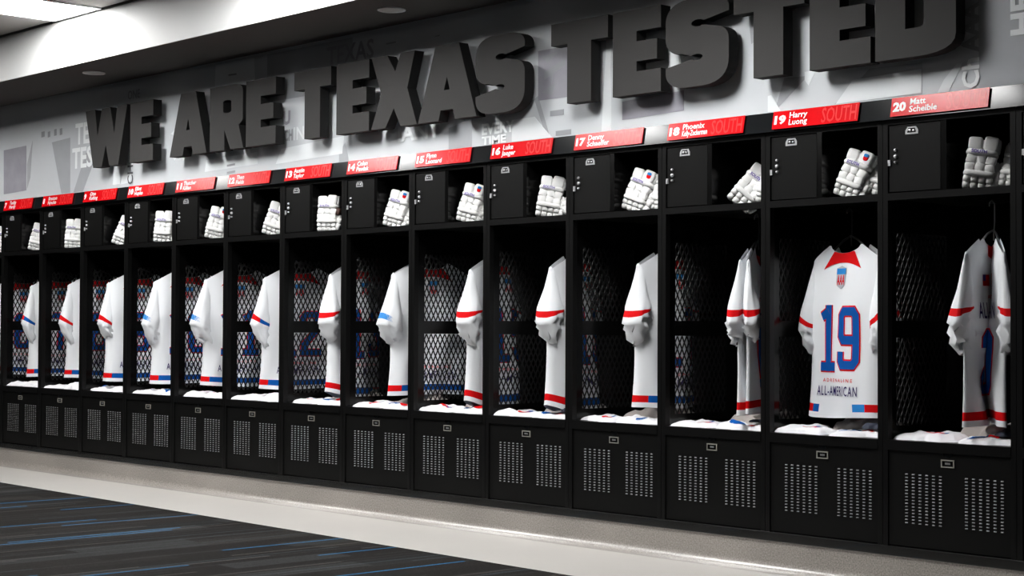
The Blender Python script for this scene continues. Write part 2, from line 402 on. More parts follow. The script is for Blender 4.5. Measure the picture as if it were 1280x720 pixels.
wall_text('TEXAS', -4.44, -4.0, 2.55, 2.66, MPURP, .02); wall_text('CH', -4.862, -4.775, 2.148, 2.218, MDASH, .04); wall_text('IN', -4.765, -4.66, 2.148, 2.225, MLIGHT, .02)
wall_text('U', -4.875, -4.80, 2.245, 2.33, MPURP, .05)
wall_text('IANY', -3.78, -3.41, 2.060, 2.148, MLIGHT, .03); wall_text('Ch', -.235, -.155, 1.992, 2.11, MTEXT, .03, True)
wall_text('HE', -.02, .075, 2.175, 2.33, MTEXT, .04, True); wall_text('T', -.13, .0, 2.335, 2.40, MTEXT, .04)
wall_text('CH', -6.695, -6.62, 2.0, 2.13, MTDARK, .02, True); wall_text('ONE', -6.70, -6.54, 2.575, 2.635, MDASH, .01)
wall_text('AAA', -.235, -.155, 2.13, 2.33, MDASH, .04, True)

# ------------------------------------------------------------------ block letters
LZ0, LZ1 = 2.128, 2.524; LH = LZ1 - LZ0
def rounded(pts, rad):
    """polygon with corners rounded: rad per corner (0 = sharp)"""
    out = []; n = len(pts)
    for i, p in enumerate(pts):
        q = rad[i] if isinstance(rad, (list, tuple)) else rad
        P = Vector(p)
        if not q: out.append(tuple(P)); continue
        A = Vector(pts[i - 1]); B = Vector(pts[(i + 1) % n])
        a = (A - P).normalized(); b = (B - P).normalized(); q = min(q, (A - P).length * .49, (B - P).length * .49)
        s0, s1 = P + a * q, P + b * q
        for k in range(7):
            t = k / 6; out.append(tuple((s0 * (1 - t) ** 2 + P * 2 * t * (1 - t) + s1 * t * t)))
    return out
def E_(w):
    t = .50 * w; h = 1
    return [[(0, 0), (w, 0), (w, .27), (t, .27), (t, .385), (w * .92, .385), (w * .92, .62), (t, .62), (t, .74), (w, .74), (w, 1), (0, 1)]]
def T_(w, st=.42):
    a = (w - w * st) / 2
    return [[(a, 0), (w - a, 0), (w - a, .73), (w, .73), (w, 1), (0, 1), (0, .73), (a, .73)]]
def A_(w):
    # split into two halves around the triangular eye
    c = w / 2
    L = [(0, 0), (w * .36, 0), (w * .395, .135), (c, .135), (c, .40), (c - .048 * w, .40), (c, .575), (c, 1), (w * .30, 1)]
    R = [(w - x, z) for x, z in L][::-1]
    return [L, R]
def W_(w):
    return [[(0, 1), (.235 * w, 1), (.30 * w, .54), (.40 * w, 1), (.60 * w, 1), (.70 * w, .54), (.765 * w, 1), (w, 1), (.80 * w, 0), (.59 * w, 0), (.50 * w, .36), (.41 * w, 0), (.20 * w, 0)]]
def X_(w):
    return [[(0, 0), (.32 * w, 0), (.50 * w, .26), (.65 * w, 0), (w, 0), (.79 * w, .51), (.95 * w, 1), (.64 * w, 1), (.53 * w, .76), (.35 * w, 1), (0, 1), (.22 * w, .48)]]
def R_(w):
    top = rounded([(0, 1), (w * .98, 1), (w * .98, .42), (w * .86, .36), (w, 0), (.62 * w, 0), (.44 * w, .31), (.44 * w, 0), (0, 0)], [0, .12, .10, 0, 0, 0, 0, 0, 0])
    return ('hole', top, rounded([(.40 * w, .57), (.64 * w, .57), (.64 * w, .77), (.40 * w, .77)], .04))
def D_(w):
    outer = rounded([(0, 0), (w, 0), (w, 1), (0, 1)], [0, .26, .26, 0])
    return ('hole', outer, rounded([(.38 * w, .29), (.61 * w, .29), (.61 * w, .73), (.38 * w, .73)], [0, .04, .04, 0]))
def S_(w):
    R = []
    def bez(p0, p1, p2, k=8):
        for i in range(k + 1):
            t = i / k; R.append(((1 - t) ** 2 * p0[0] + 2 * t * (1 - t) * p1[0] + t * t * p2[0], (1 - t) ** 2 * p0[1] + 2 * t * (1 - t) * p1[1] + t * t * p2[1]))
    def bulb(c, r, a0, a1, k=10):
        for i in range(k + 1):
            a = a0 + (a1 - a0) * i / k; R.append((c[0] + r * cos(a) * LH_R, c[1] + r * sin(a)))
    LH_R = 1.0
    bez((.70 * w, 1), (.97 * w, .99), (w, .86)); R.append((w, .80))          # top right terminal
    bulb((.52 * w, .715), .040, radians(30), radians(320))                    # right slit, round end
    R.append((.78 * w, .655)); bez((.86 * w, .64), (w, .60), (w, .48)); bez((w, .28), (w, .02), (.62 * w, .0))
    R.append((.40 * w, 0)); bez((.34 * w, 0), (.03 * w, .0), (0, .17)); R.append((0, .245))
    bulb((.50 * w, .330), .036, radians(-150), radians(150))
    R.append((.26 * w, .39)); bez((.18 * w, .39), (0, .44), (0, .58)); bez((0, .75), (0, .98), (.36 * w, 1))
    return [R]
SPEC = [('W', -7.103, .565, W_, 'W of WE'), ('E', -6.497, .292, E_, 'E of WE'), ('A', -5.997, .435, A_, 'A of ARE'), ('R', -5.525, .372, R_, 'R of ARE'),
        ('E', -5.125, .312, E_, 'E of ARE'), ('T', -4.626, .358, T_, 'first T of TEXAS'), ('E', -4.216, .300, E_, 'E of TEXAS'), ('X', -3.896, .396, X_, 'X of TEXAS'),
        ('A', -3.490, .470, A_, 'A of TEXAS'), ('S', -3.027, .369, S_, 'S of TEXAS'), ('T', -2.470, .386, T_, 'first T of TESTED'), ('E', -2.052, .305, E_, 'first E of TESTED'),
        ('S', -1.718, .373, S_, 'S of TESTED'), ('T', -1.318, .385, T_, 'second T of TESTED'), ('E', -.905, .307, E_, 'second E of TESTED'), ('D', -.575, .376, D_, 'D of TESTED')]
YB, YFT = -.036, -.100
for ch, x, w, fn, lab in SPEC:
    g = fn(w); lab2 = 'T of TEXAS' if lab == 'first T of TEXAS' else lab
    s = MB(); SC = lambda P: [(a, b * LH) for a, b in P]
    if g[0] == 'hole':
        # front and back faces as outer/inner loops bridged through a seam; sides for both loops
        O, I = SC(g[1]), SC(g[2])
        bm = bmesh.new()
        vo = [bm.verts.new((a, YFT, b)) for a, b in O]; vi = [bm.verts.new((a, YFT, b)) for a, b in I]
        ed = [bm.edges.new((vo[i], vo[(i + 1) % len(vo)])) for i in range(len(vo))] + [bm.edges.new((vi[i], vi[(i + 1) % len(vi)])) for i in range(len(vi))]
        bmesh.ops.triangle_fill(bm, use_beauty=True, use_dissolve=False, edges=ed)
        # drop triangles inside the hole
        cx = sum(p[0] for p in I) / len(I); cz = sum(p[1] for p in I) / len(I)
        bm.verts.index_update()
        F_ = [[v.index for v in f.verts] for f in bm.faces]; V_ = [tuple(v.co) for v in bm.verts]; bm.free()
        ni = len(O)
        F_ = [f for f in F_ if not all(i >= ni for i in f)]
        s.add(V_, F_, 0)
        s.add([(a, YB, b) for a, _, b in V_], F_, 1)
        for loop in (O, I):
            k = len(loop); s.add([(a, YFT, b) for a, b in loop] + [(a, YB, b) for a, b in loop], [(i, (i + 1) % k, k + (i + 1) % k, k + i) for i in range(k)], 1)
    else:
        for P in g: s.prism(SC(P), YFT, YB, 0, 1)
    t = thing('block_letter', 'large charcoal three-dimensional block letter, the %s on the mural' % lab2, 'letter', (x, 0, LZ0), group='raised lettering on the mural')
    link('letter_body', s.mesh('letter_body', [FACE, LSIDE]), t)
    for px, pz in {'W': ((.18, .8), (.82, .8)), 'T': ((.5, .15), (.5, .85)), 'X': ((.15, .92), (.85, .08)), 'A': ((.2, .1), (.8, .1))}.get(ch, ((.2, .12), (.2, .88))):
        p = MB(); p.tube([(px * w, YB - .002, pz * LH), (px * w, -.001, pz * LH)], .008, 6)
        link('standoff_pin', p.mesh('standoff_pin', BLACK), t)

# ------------------------------------------------------------------ sloped rail with name signs
TILT = radians(11.0); RB = 1.985
s = MB(); hh = .088
pr = [(0, 0), (-.004, 0), (-.004 - hh * sin(TILT), -hh * cos(TILT)), (.03, -hh * cos(TILT))]
vs = []
for x in (XL, XR): vs += [(x, y, RB + .001 + z) for y, z in pr]
s.add(vs, [(0, 1, 5, 4), (1, 2, 6, 5), (2, 3, 7, 6), (3, 0, 4, 7), (3, 2, 1, 0), (4, 5, 6, 7)])
struct('trim_4', s, RAIL)
NW_ = {7: 'seven', 8: 'eight', 9: 'nine', 10: 'ten', 11: 'eleven', 12: 'twelve', 13: 'thirteen', 14: 'fourteen', 15: 'fifteen', 16: 'sixteen', 17: 'seventeen', 18: 'eighteen', 19: 'nineteen', 20: 'twenty'}
NAMES = {6: ('Jack', 'Hollis'), 7: ('Teddy', 'Hardy'), 8: ('Braxton', 'Nyecko'), 9: ('Otto', 'Kelting'), 10: ('Elliot', 'Hupko'), 11: ('Thatcher', 'Killian'), 12: ('Theo', 'Fields'), 13: ('Austin', 'Taylor'),
         14: ('Colen', 'Pawlak'), 15: ('Flynn', 'Leonard'), 16: ('Luke', 'Jaeger'), 17: ('Denny', 'Schaeffer'), 18: ('Phoenix', 'Kelly-Zuckerman'), 19: ('Harry', 'Luong'), 20: ('Matt', 'Scheible')}
ms = MB(); ms.box(0, .450, -.004, 0, -.0785, 0); me_sign = ms.mesh('sign_plate', RED)
vs, fs = fit_text('SOUTH', .262, .440, -.073, -.006, .012); g = MB(); g.add([(a, -.0046, b) for a, b in vs], fs); me_ghost = g.mesh('team_lettering', REDGHOST, recalc=False)
for num, (n1, n2) in NAMES.items():
    if num == 6: continue
    t = thing('name_sign', 'red name sign reading number %s on the sloped black rail' % NW_[num], 'sign', ((num - 21) * W + .056, -.0095, RB), (-TILT, 0, 0), group='red name signs above the lockers')
    # tilt: the lower edge stands further out into the room
    link('sign_plate', me_sign, t)
    s = MB()
    vs, fs = fit_text(str(num), .010, .010 + (.029 if num < 10 else .062), -.060, -.019, .05); s.add([(a, -.0048, b) for a, b in vs], fs)
    link('number_lettering', s.mesh('number_lettering', WHITEP, recalc=False), t)
    for k, q in enumerate((n1, n2)):
        s = MB()
        v0, f0 = text2d(q, 1.0, .020, 1); wd_ = max(v[0] for v in v0); sz = min(.040, .152 / wd_)
        s.add([(.088 + a * sz, -.0048, (-.035 if k == 0 else -.066) + b * .036) for a, b in v0], f0)
        link('name_lettering', s.mesh('name_lettering', WHITEP, recalc=False), t)
    link('team_lettering', me_ghost, t)

# ------------------------------------------------------------------ lockers
D = .56; ZB = .169     # local z = world z - ZB
B = lambda *bx, m=BLACK: None
def bx(mb, x0, x1, y0, y1, z0, z1): mb.box(x0, x1, y0, y1, z0 - ZB, z1 - ZB)
ff = MB(); e = .0012
bx(ff, e, .025, 0, .03, ZB, 1.900); bx(ff, W - .025, W - e, 0, .03, ZB, 1.900)
bx(ff, .025, W - .025, .0, .03, 1.880, 1.900); bx(ff, .025, W - .025, 0, .03, 1.572, 1.601); bx(ff, .025, W - .025, -.002, .03, .556, .597)
M_frame = ff.mesh('face_frame', BLACK)
sp = MB()      # solid side sheet with two window cut-outs for the grilles
ya, yb = .088, .455; zc = (.650, 1.012, 1.082, 1.445)
for (y0, y1, z0, z1) in ((.03, ya, ZB, 1.895), (yb, D, ZB, 1.895), (ya, yb, ZB, zc[0]), (ya, yb, zc[1], zc[2]), (ya, yb, zc[3], 1.895)):
    sp.box(.002, .006, y0, y1, z0 - ZB, z1 - ZB)
M_side = sp.mesh('side_sheet', BLACKG)
def grille(z0, z1, px=.0325, pz=.0600, k=.70):
    g = MB(); nc = int((yb - ya) / px) + 2; nr = int((z1 - z0) / (pz / 2)) + 2
    for j in range(nr):
        for i in range(nc):
            cy = ya + (i + .5 * (j % 2)) * px; cz = z0 + j * pz / 2
            Oq = [(cy - px / 2, cz), (cy, cz - pz / 2), (cy + px / 2, cz), (cy, cz + pz / 2)]
            if cy < ya - .001 or cy > yb + .001 or cz > z1 + .001: continue
            Iq = [(cy - px / 2 * k, cz), (cy, cz - pz / 2 * k * 1.05), (cy + px / 2 * k, cz), (cy, cz + pz / 2 * k * 1.05)]
            cl = lambda p: (min(max(p[0], ya - .004), yb + .004), min(max(p[1], z0 - .004), z1 + .004))
            Oq = [cl(p) for p in Oq]; Iq = [cl(p) for p in Iq]
            vs = [(.0035, *p) for p in Oq] + [(.0035, *p) for p in Iq] + [(.0052, *p) for p in Iq]
            vs = [(a, b, c - ZB) for a, b, c in vs]
            g.add(vs, [(q, (q + 1) % 4, 4 + (q + 1) % 4, 4 + q) for q in range(4)] + [(4 + q, 4 + (q + 1) % 4, 8 + (q + 1) % 4, 8 + q) for q in range(4)])
    return g.mesh('mesh_grille', GRILLE, recalc=False)
M_gr = [grille(zc[0], zc[1]), grille(zc[2], zc[3])]
def onebox(name, m, *a):
    q = MB(); bx(q, *a); return q.mesh(name, m)
M_back = onebox('back_sheet', BLACKG, .002, W - .002, D, D + .004, ZB, 1.895)
M_top = onebox('top_sheet', BLACK, .002, W - .002, .03, D, 1.895, 1.899)
M_shelf = onebox('cubby_shelf', BLACK, .006, W - .002, .03, D, 1.580, 1.600)
M_part = onebox('cubby_partition', BLACKG, .276, .301, .002, D, 1.601, 1.880)
M_bench = onebox('bench_seat', BLACK, .006, W - .002, .03, D, .576, .597)
M_ldoor = onebox('lockbox_door', PANELBK, .030, .272, .004, .022, 1.606, 1.876)
M_front = onebox('lower_front_panel', PANELBK, .026, W - .026, .005, .022, ZB + .004, .553)
pl = MB(); c = .139; z = 1.852 - ZB
pl.prism([(c - .030, z - .017), (c + .030, z - .017), (c + .030, z), (c + .020, z + .014), (c - .020, z + .014), (c - .030, z)], .0015, .005)
M_pull = pl.mesh('door_pull', CHROME)
q = MB(); q.prism([(c - .020, z - .010), (c + .020, z - .010), (c + .016, z + .008), (c - .016, z + .008)], .0008, .0016)
M_pullr = q.mesh('pull_recess', BLACK)
q = MB(); q.rbox((c - .008, .0005, z - .001), (.012, .004, .010)); q.rbox((c + .009, .0005, z - .002), (.010, .004, .008)); M_pullk = q.mesh('pull_catch', CHROME, True)
def knob(zz, r):
    k = MB(); pts = [(0, 0), (r, 0), (r, .006), (r * .6, .010), (0, .011)]; n = 14; vs = []
    for a, b in pts: vs += [(.062 + a * cos(2 * pi * i / n), .004 - b, zz - ZB + a * sin(2 * pi * i / n)) for i in range(n)]
    k.add(vs, [(j * n + i, j * n + (i + 1) % n, (j + 1) * n + (i + 1) % n, (j + 1) * n + i) for j in range(len(pts) - 1) for i in range(n)])
    return k.mesh('lock_knob', CHROME, True)
M_knob = [knob(1.776, .0060), knob(1.750, .0085), knob(1.726, .0055)]
M_latch = onebox('latch_plate', CHROME, .027, .038, -.003, .004, 1.713, 1.737)
kp = MB(); z0, z1, x0, x1, t_ = .500, .531, .274, .334, .0045
for (a, b, cc, dd) in ((x0, x1, z0, z0 + t_), (x0, x1, z1 - t_, z1), (x0, x0 + t_, z0, z1), (x1 - t_, x1, z0, z1)): bx(kp, a, b, .001, .005, cc, dd)
M_kp = kp.mesh('finger_pull_frame', PLATE)
q = MB(); bx(q, x0 + .002, x1 - .002, .0032, .005, z0 + .002, z1 - .002); M_kpi = q.mesh('finger_pull_recess', BLACKG)
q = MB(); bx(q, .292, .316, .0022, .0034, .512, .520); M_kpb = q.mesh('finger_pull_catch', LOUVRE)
q = MB(); q.prism([(.305 + .022 * cos(a), .556 - ZB + .022 * sin(a) * .8) for a in [pi + pi * i / 10 for i in range(11)]], .0035, .006); M_notch = q.mesh('latch_notch', RAIL)
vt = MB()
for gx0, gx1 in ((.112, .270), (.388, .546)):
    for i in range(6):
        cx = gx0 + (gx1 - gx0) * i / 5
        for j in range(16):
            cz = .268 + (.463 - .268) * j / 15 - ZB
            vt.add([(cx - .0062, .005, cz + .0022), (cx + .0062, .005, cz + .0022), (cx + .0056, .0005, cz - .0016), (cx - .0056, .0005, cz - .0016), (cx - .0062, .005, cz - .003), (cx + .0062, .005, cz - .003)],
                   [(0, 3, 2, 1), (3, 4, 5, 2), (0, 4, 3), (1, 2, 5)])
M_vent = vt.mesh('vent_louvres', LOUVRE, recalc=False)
NW = {6: 'six', 7: 'seven', 8: 'eight', 9: 'nine', 10: 'ten', 11: 'eleven', 12: 'twelve', 13: 'thirteen', 14: 'fourteen', 15: 'fifteen', 16: 'sixteen', 17: 'seventeen', 18: 'eighteen', 19: 'nineteen', 20: 'twenty'}
def LAB(n): return 'locker numbered ' + NW.get(n, '')
for num in range(6, 22):
    i = num - 21
    if num == 6: lab = 'black metal locker cut off by the left edge of the photo'
    elif num == 21: lab = 'black metal locker cut off by the right edge of the photo'
    else: lab = 'open black metal sports locker under the red sign number ' + NW[num]
    t = thing('locker', lab, 'locker', (i * W, 0, ZB), group='row of black sports lockers')
    link('face_frame', M_frame, t); link('side_sheet', M_side, t); link('back_sheet', M_back, t); link('top_sheet', M_top, t)
    for m in M_gr: link('mesh_grille', m, t)
    link('cubby_shelf', M_shelf, t); link('cubby_partition', M_part, t); link('bench_seat', M_bench, t)
    dr = link('lockbox_door', M_ldoor, t)
    link('door_pull', M_pull, dr, label='chrome door pull'); link('pull_recess', M_pullr, dr); link('pull_catch', M_pullk, dr); link('latch_plate', M_latch, dr, label='small chrome latch plate')
    for m in M_knob: link('lock_knob', m, dr)
    fp = link('lower_front_panel', M_front, t)
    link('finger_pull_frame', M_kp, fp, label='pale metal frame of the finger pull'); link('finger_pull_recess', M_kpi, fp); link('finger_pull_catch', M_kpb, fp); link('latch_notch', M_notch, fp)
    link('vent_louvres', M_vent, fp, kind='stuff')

# ------------------------------------------------------------------ jerseys
HEM = -.755
def soft(x, w=.035): return .5 * (x + sqrt(x * x + w * w)) - .5 * w * math.exp(-abs(x) / w)
def warper(beta, gamma):
    b, g = radians(beta), radians(gamma)
    uL, nL = Vector((-cos(b), -sin(b), 0)), Vector((sin(b), -cos(b), 0))
    uR, nR = Vector((cos(g), -sin(g), 0)), Vector((-sin(g), -cos(g), 0))
    def f(x, y, z):
        l, r = soft(-x), soft(x); w = .5 + .5 * max(-1, min(1, x / .05))
        n = (nL * (1 - w) + nR * w)
        n.normalize()
        return uL * l + uR * r + n * (-y) + Vector((0, 0, z))
    return f
def ztop(x, front):
    a = abs(x) / 1.13
    if a < .085: return -.012 - (.040 if front else .085) * sqrt(max(0, 1 - (a / .085) ** 2))
    return -.012 - (a - .085) * .62
def halfw(z): return 1.13 * halfw0(z)
def halfw0(z):
    if z > -.29: return .205 + (.222 - .205) * (min(0, z + .09) / -.20)
    return .222 - .014 * math.sin(pi * (z + .29) / (HEM + .29))
def depth(z):
    t = max(0, min(1, -z / .30)); k = .018 + .050 * t ** .7
    if z < -.5: k += .012 * (-.5 - z) / .25
    return k
class Jersey:
    def __init__(s, seed, flat=1.0):
        s.flat = flat
        rng = random.Random(seed); s.ph = [rng.uniform(0, 6.28) for _ in range(8)]; s.amp = rng.uniform(.8, 1.3)
        if seed == 134: s.amp = .42        # the jersey that faces out hangs nearly flat
    def surf(s, x, z, front):
        hw = halfw(z); p = max(-1, min(1, x / hw)); dd = depth(z) * sqrt(max(0, 1 - abs(p) ** 2.6)) * s.flat
        edge = 1 - abs(p) ** 4
        k = max(0, min(1, (-z - .06) / .5))
        wv = s.amp * edge * (.015 * k * sin(15 * x + s.ph[0] + 2 * z + 1.2 * sin(6 * z + s.ph[4])) + .009 * k * sin(33 * x + s.ph[1] - 4 * z + sin(9 * z + s.ph[5])) + .006 * sin(14 * z + 9 * x + s.ph[2]) * (1 if z < -.1 else .3))
        return (-(dd) + wv) if front else (dd * .8 + wv * .6)
def make_jersey(num, hx, hy, beta, gamma, sleeve, hem, style, label, zneck=1.425):
    J = Jersey(num * 7 + 1, .38 if style == 'front' else 1); f = warper(beta, gamma)
    t = thing('jersey', label, 'jersey', ((num - 21) * W + hx, hy, zneck), group='white jerseys hanging in the lockers')
    # ---- body: front and back sheets joined along the sides; rows follow the hem bands
    NP = 44; rows = [0, .033, .079] + [.079 + (1 - .079) * k / 30 for k in range(1, 31)]     # rows 1..2 hold the coloured band
    mb = MB(); idx = {}
    ps = [-1 + 2 * i / NP for i in range(NP + 1)]
    for sd in (0, 1):
        for i, p in enumerate(ps):
            zt = ztop(p * .232, sd == 0)
            for j, v in enumerate(rows):
                if v <= .08: z = HEM + v * .72
                else: z = HEM + .079 * .72 + (zt - HEM - .079 * .72) * (v - .079) / (1 - .079)
                hw = halfw(z); k = max(0, min(1, (z + .30) / .22)); x = p * (hw * (1 - k) + .232 * k)
                if sd == 1 and i in (0, NP): idx[sd, i, j] = idx[0, i, j]; continue
                y = J.surf(x, z, sd == 0)
                if i in (0, NP): y = 0
                zz = z + .006 * sin(9 * x + J.ph[3]) * (1 - v) ** 3 - (.32 * min(.12, max(0, x + .25)) * (1 - v) ** 3 if num in (13, 15, 16) else 0)
                idx[sd, i, j] = len(mb.v); mb.v.append(tuple(f(x, y, zz)))
    uvs = []
    for sd in (0, 1):
        for i in range(NP):
            pc = (ps[i] + ps[i + 1]) / 2
            for j in range(len(rows) - 1):
                q = (idx[sd, i, j], idx[sd, i + 1, j], idx[sd, i + 1, j + 1], idx[sd, i, j + 1])
                mi = 0
                if j == 1:
                    a = abs(pc)
                    if hem == 'gap': mi = 1 if a > .66 else (2 if (pc < -.52 and sd == 0) else (3 if pc > .42 and sd == 0 else 0))
                    elif hem == 'red': mi = 1
                    else: mi = 1 if a > hem else 2
                    if sd == 1 and hem != 'red': mi = 1 if a > .3 else 0
                mb.f.append(q if sd == 0 else q[::-1]); mb.m.append(mi)
    link('body', mb.mesh('body', [CLOTH, REDC, BLUEC, SKYC], True, recalc=False), t)
    # ---- sleeves: flattened drooping tubes, cuff cut at a slant so that the inside shows
    for sg in (-1, 1):
        mb = MB(); NS = 26; ts = [0, .12, .25, .38, .5, .62, .70, .775, .885, .93, 1.0, 1.02, 1.09, 1.17, 1.25, 1.29]; uvl = []
        rng = random.Random(num * 3 + sg); fl = {10: .085, 11: .105, 12: .085, 14: .09}.get(num, .072)
        pa, pb = rng.uniform(0, 6), rng.uniform(0, 6); hang = rng.uniform(.75, 1.1)
        for j, tt in enumerate(ts):
            tc_ = min(tt, 1)
            O = Vector((.220 + fl * tc_, -.072 - .290 * tc_)); I = Vector((.170 + .05 * fl * tc_, -.265 - (.012 if num in (13, 15, 16, 17, 18, 20) else .12) * tc_))
            Dp = (.030 + .042 * min(1, tc_ * 1.4)) * (.5 if style == 'front' else 1)
            un = max(0, tt - 1.0)                       # gathered cloth hanging out below the cuff
            sc_ = 1 if un == 0 else (.93, .90, .84, .62, .12)[j - 11]
            for i in range(NS):
                a = 2 * pi * i / NS          # a = 0 outer, pi inner; sin(a) < 0 front
                c_ = (O + I) / 2 + (O - I) / 2 * cos(a) * sc_
                c_ = c_ + Vector((.02, -1.0)).normalized() * (.016 * tc_ * tc_ * (1 - cos(a)) / 2)
                if un: c_ = c_ + Vector((-.10, -.40 * hang)) * un * (1 + .25 * sin(2 * a + pb))
                y = Dp * sin(a) * sc_ - .006 * tc_ + (.022 * tc_ if style == 'front' else 0)
                wr = tc_ * (.006 * sin(3 * a + pa + 4 * tt) + .004 * sin(7 * a + pb - 3 * tt)) + (0 if not un else .010 * sin(5 * a + pa + 30 * tt) + .006 * sin(9 * a - 24 * tt + pb))
                y += wr
                mb.v.append(tuple(f(sg * (c_.x + wr * .4), y, c_.y + .05 * wr)))
        for j in range(len(ts) - 1):
            for i in range(NS):
                k = (i + 1) % NS; q = (j * NS + i, (j + 1) * NS + i, (j + 1) * NS + k, j * NS + k)
                a = 2 * pi * (i + .5) / NS
                frac = 1 - abs(((a / pi) % 2) - 1)                # not used beyond ordering
                # angle from the front inner seam (0) round the outer edge: front = 180..360 deg
                fr = (2 * pi - a) / pi if a > pi else -1          # 0 outer -> 1 inner along the front
                mi = 0
                if ts[j] in (.775,):
                    if sleeve == 'red': mi = 1
                    elif sleeve == 'fade': mi = 3 if (fr >= 0 or a < .6) else 0
                    else: mi = 1 if (fr < 0 or fr < sleeve) else 2
                mb.f.append(q if sg > 0 else q[::-1]); mb.m.append(mi); uvl.append(((max(0, fr)), j))
        me = mb.mesh('sleeve', [CLOTH, REDC, BLUEC, FADE], True, recalc=False)
        uv = me.uv_layers.new(name='UVMap')
        for p in me.polygons:
            i = p.index % NS
            for li, vi in zip(p.loop_indices, p.vertices):
                ii = vi % NS; a = 2 * pi * ii / NS; fr = (2 * pi - a) / pi if ii else (0 if i > NS / 2 else 0)
                uv.data[li].uv = (max(0, min(1, fr)) if a > pi or ii == 0 else 0, min(1, (vi // NS) / 10))
        link('sleeve', me, t)
    # ---- prints laid on the front sheet
    def place(x, z, off): return f(x, J.surf(x, z, True) - off, z)
    def patch(mb, quad, off, nx=5, nz=5):
        vs = []; a, b, c_, d_ = [Vector(q) for q in quad]
        for j in range(nz + 1):
            for i in range(nx + 1):
                s_, u_ = i / nx, j / nz; p = (a * (1 - s_) + b * s_) * (1 - u_) + (d_ * (1 - s_) + c_ * s_) * u_
                vs.append(place(p.x, p.y, off))
        mb.add(vs, [(j * (nx + 1) + i, j * (nx + 1) + i + 1, (j + 1) * (nx + 1) + i + 1, (j + 1) * (nx + 1) + i) for j in range(nz) for i in range(nx)])
    def lettering(txt, x0, x1, z0, z1, m, bold=.02, name='printed_lettering', off=.0030, space=1.0):
        vs, fs = fit_text(txt, x0, x1, z0, z1, bold, space); q = MB(); q.add([place(a, b, off) for a, b in vs], fs)
        link(name, q.mesh(name, m, recalc=False), t)
    # red yoke under the neckline
    q = MB(); n = 20; vs = []
    for i in range(n + 1):
        s_ = -1 + 2 * i / n; x1 = s_ * (.066 if style != 'front' else .07); x0 = s_ * (.122 if style != 'front' else .072)
        zt = ztop(x1, True) - .001; zb = (-.094 - .028 * s_ * s_) if style != 'front' else (-.085 - .035 * (1 - abs(s_)))
        if style != 'front': zt = min(zt, -.046)
        zt = min(zt, ztop(x1, True))
        for k in range(6): vs.append(place(x1 + (x0 - x1) * k / 5, zt + (zb - zt) * k / 5, .0018))
    q.add(vs, [(i * 6 + k, (i + 1) * 6 + k, (i + 1) * 6 + k + 1, i * 6 + k + 1) for i in range(n) for k in range(5)])
    link('collar_yoke', q.mesh('collar_yoke', REDC, True, recalc=False), t, label='red panel under the neckline')
    dig = str(num)
    zc0, zc1 = (-.560, -.275) if style != 'front' else (-.640, -.370)
    GL = {'0': [[(.35, .10), (.16, .10), (.09, .17), (.09, .83), (.16, .90), (.44, .90), (.51, .83), (.51, .17), (.44, .10), (.30, .10)]],
          '1': [[(.30, .0), (.30, 1.0)], [(.30, .90), (.10, .82)], [(.06, .07), (.54, .07)]],
          '2': [[(.09, .70), (.09, .83), (.16, .90), (.44, .90), (.51, .83), (.51, .62), (.12, .25), (.12, .09)], [(.0, .09), (.6, .09)]],
          '3': [[(.09, .72), (.09, .83), (.16, .90), (.44, .90), (.51, .83), (.51, .58), (.44, .51), (.25, .51)], [(.44, .51), (.51, .44), (.51, .17), (.44, .10), (.16, .10), (.09, .17), (.09, .30)]],
          '4': [[(.14, 1.), (.09, .36), (.6, .36)], [(.42, 0), (.42, 1)]],
          '5': [[(.55, .91), (.10, .91), (.10, .55), (.44, .55), (.51, .48), (.51, .17), (.44, .10), (.16, .10), (.09, .17), (.09, .28)]],
          '6': [[(.51, .72), (.51, .83), (.44, .90), (.16, .90), (.09, .83), (.09, .17), (.16, .10), (.44, .10), (.51, .17), (.51, .46), (.44, .53), (.12, .53)]],
          '7': [[(.0, .91), (.52, .91), (.30, .45), (.26, .0)]],
          '8': [[(.30, .90), (.16, .90), (.09, .83), (.09, .58), (.16, .51), (.44, .51), (.51, .58), (.51, .83), (.44, .90), (.28, .90)], [(.16, .51), (.09, .44), (.09, .17), (.16, .10), (.44, .10), (.51, .17), (.51, .44), (.44, .51)]],
          '9': [[(.09, .30), (.09, .17), (.16, .10), (.44, .10), (.51, .17), (.51, .83), (.44, .90), (.16, .90), (.09, .83), (.09, .54), (.16, .47), (.48, .47)]]}
    hgt = zc1 - zc0; sc = hgt; wch = .385 * 1.0
    tot = len(dig) * .138 - .010
    for k, ch in enumerate(dig if style != 'plain' else ''):
        x0 = -tot / 2 + k * .136
        for off, wd, m, nm in ((.0016, .30, REDC, 'number_outline'), (.0026, .22, BLUEC, 'number')):
            q = MB()
            for pl_ in GL[ch]:
                for quad in ribbon([(a * .213 + x0, zc0 + b * sc) for a, b in pl_], wd * .165):
                    patch(q, quad, off, 4, 4)
            link(nm, q.mesh(nm, m, True, recalc=False), t)
    if style != 'front':
        lettering('A D R E N A L I N E', -.102, .102, -.605, -.590, REDC, .01)
        lettering('ALL-AMERICAN', -.138, .128, -.664, -.622, NAVYP, .008, space=1.2)
        q = MB(); q.add([place(a, b, .0015) for a, b in [(-.029, -.128), (.029, -.128), (.031, -.118), (.012, -.110), (0, -.106), (-.012, -.110), (-.031, -.118), (-.031, -.175), (-.024, -.193), (0, -.207), (.024, -.193), (.031, -.175), (.031, -.128), (-.031, -.128)]][0:12], [tuple(range(12))])
        cr = link('crest', None, t) if False else None
        q = MB(); shp = [(-.031, -.175), (-.024, -.193), (0, -.207), (.024, -.193), (.031, -.175), (.031, -.118), (.012, -.112), (0, -.107), (-.012, -.112), (-.031, -.118)]
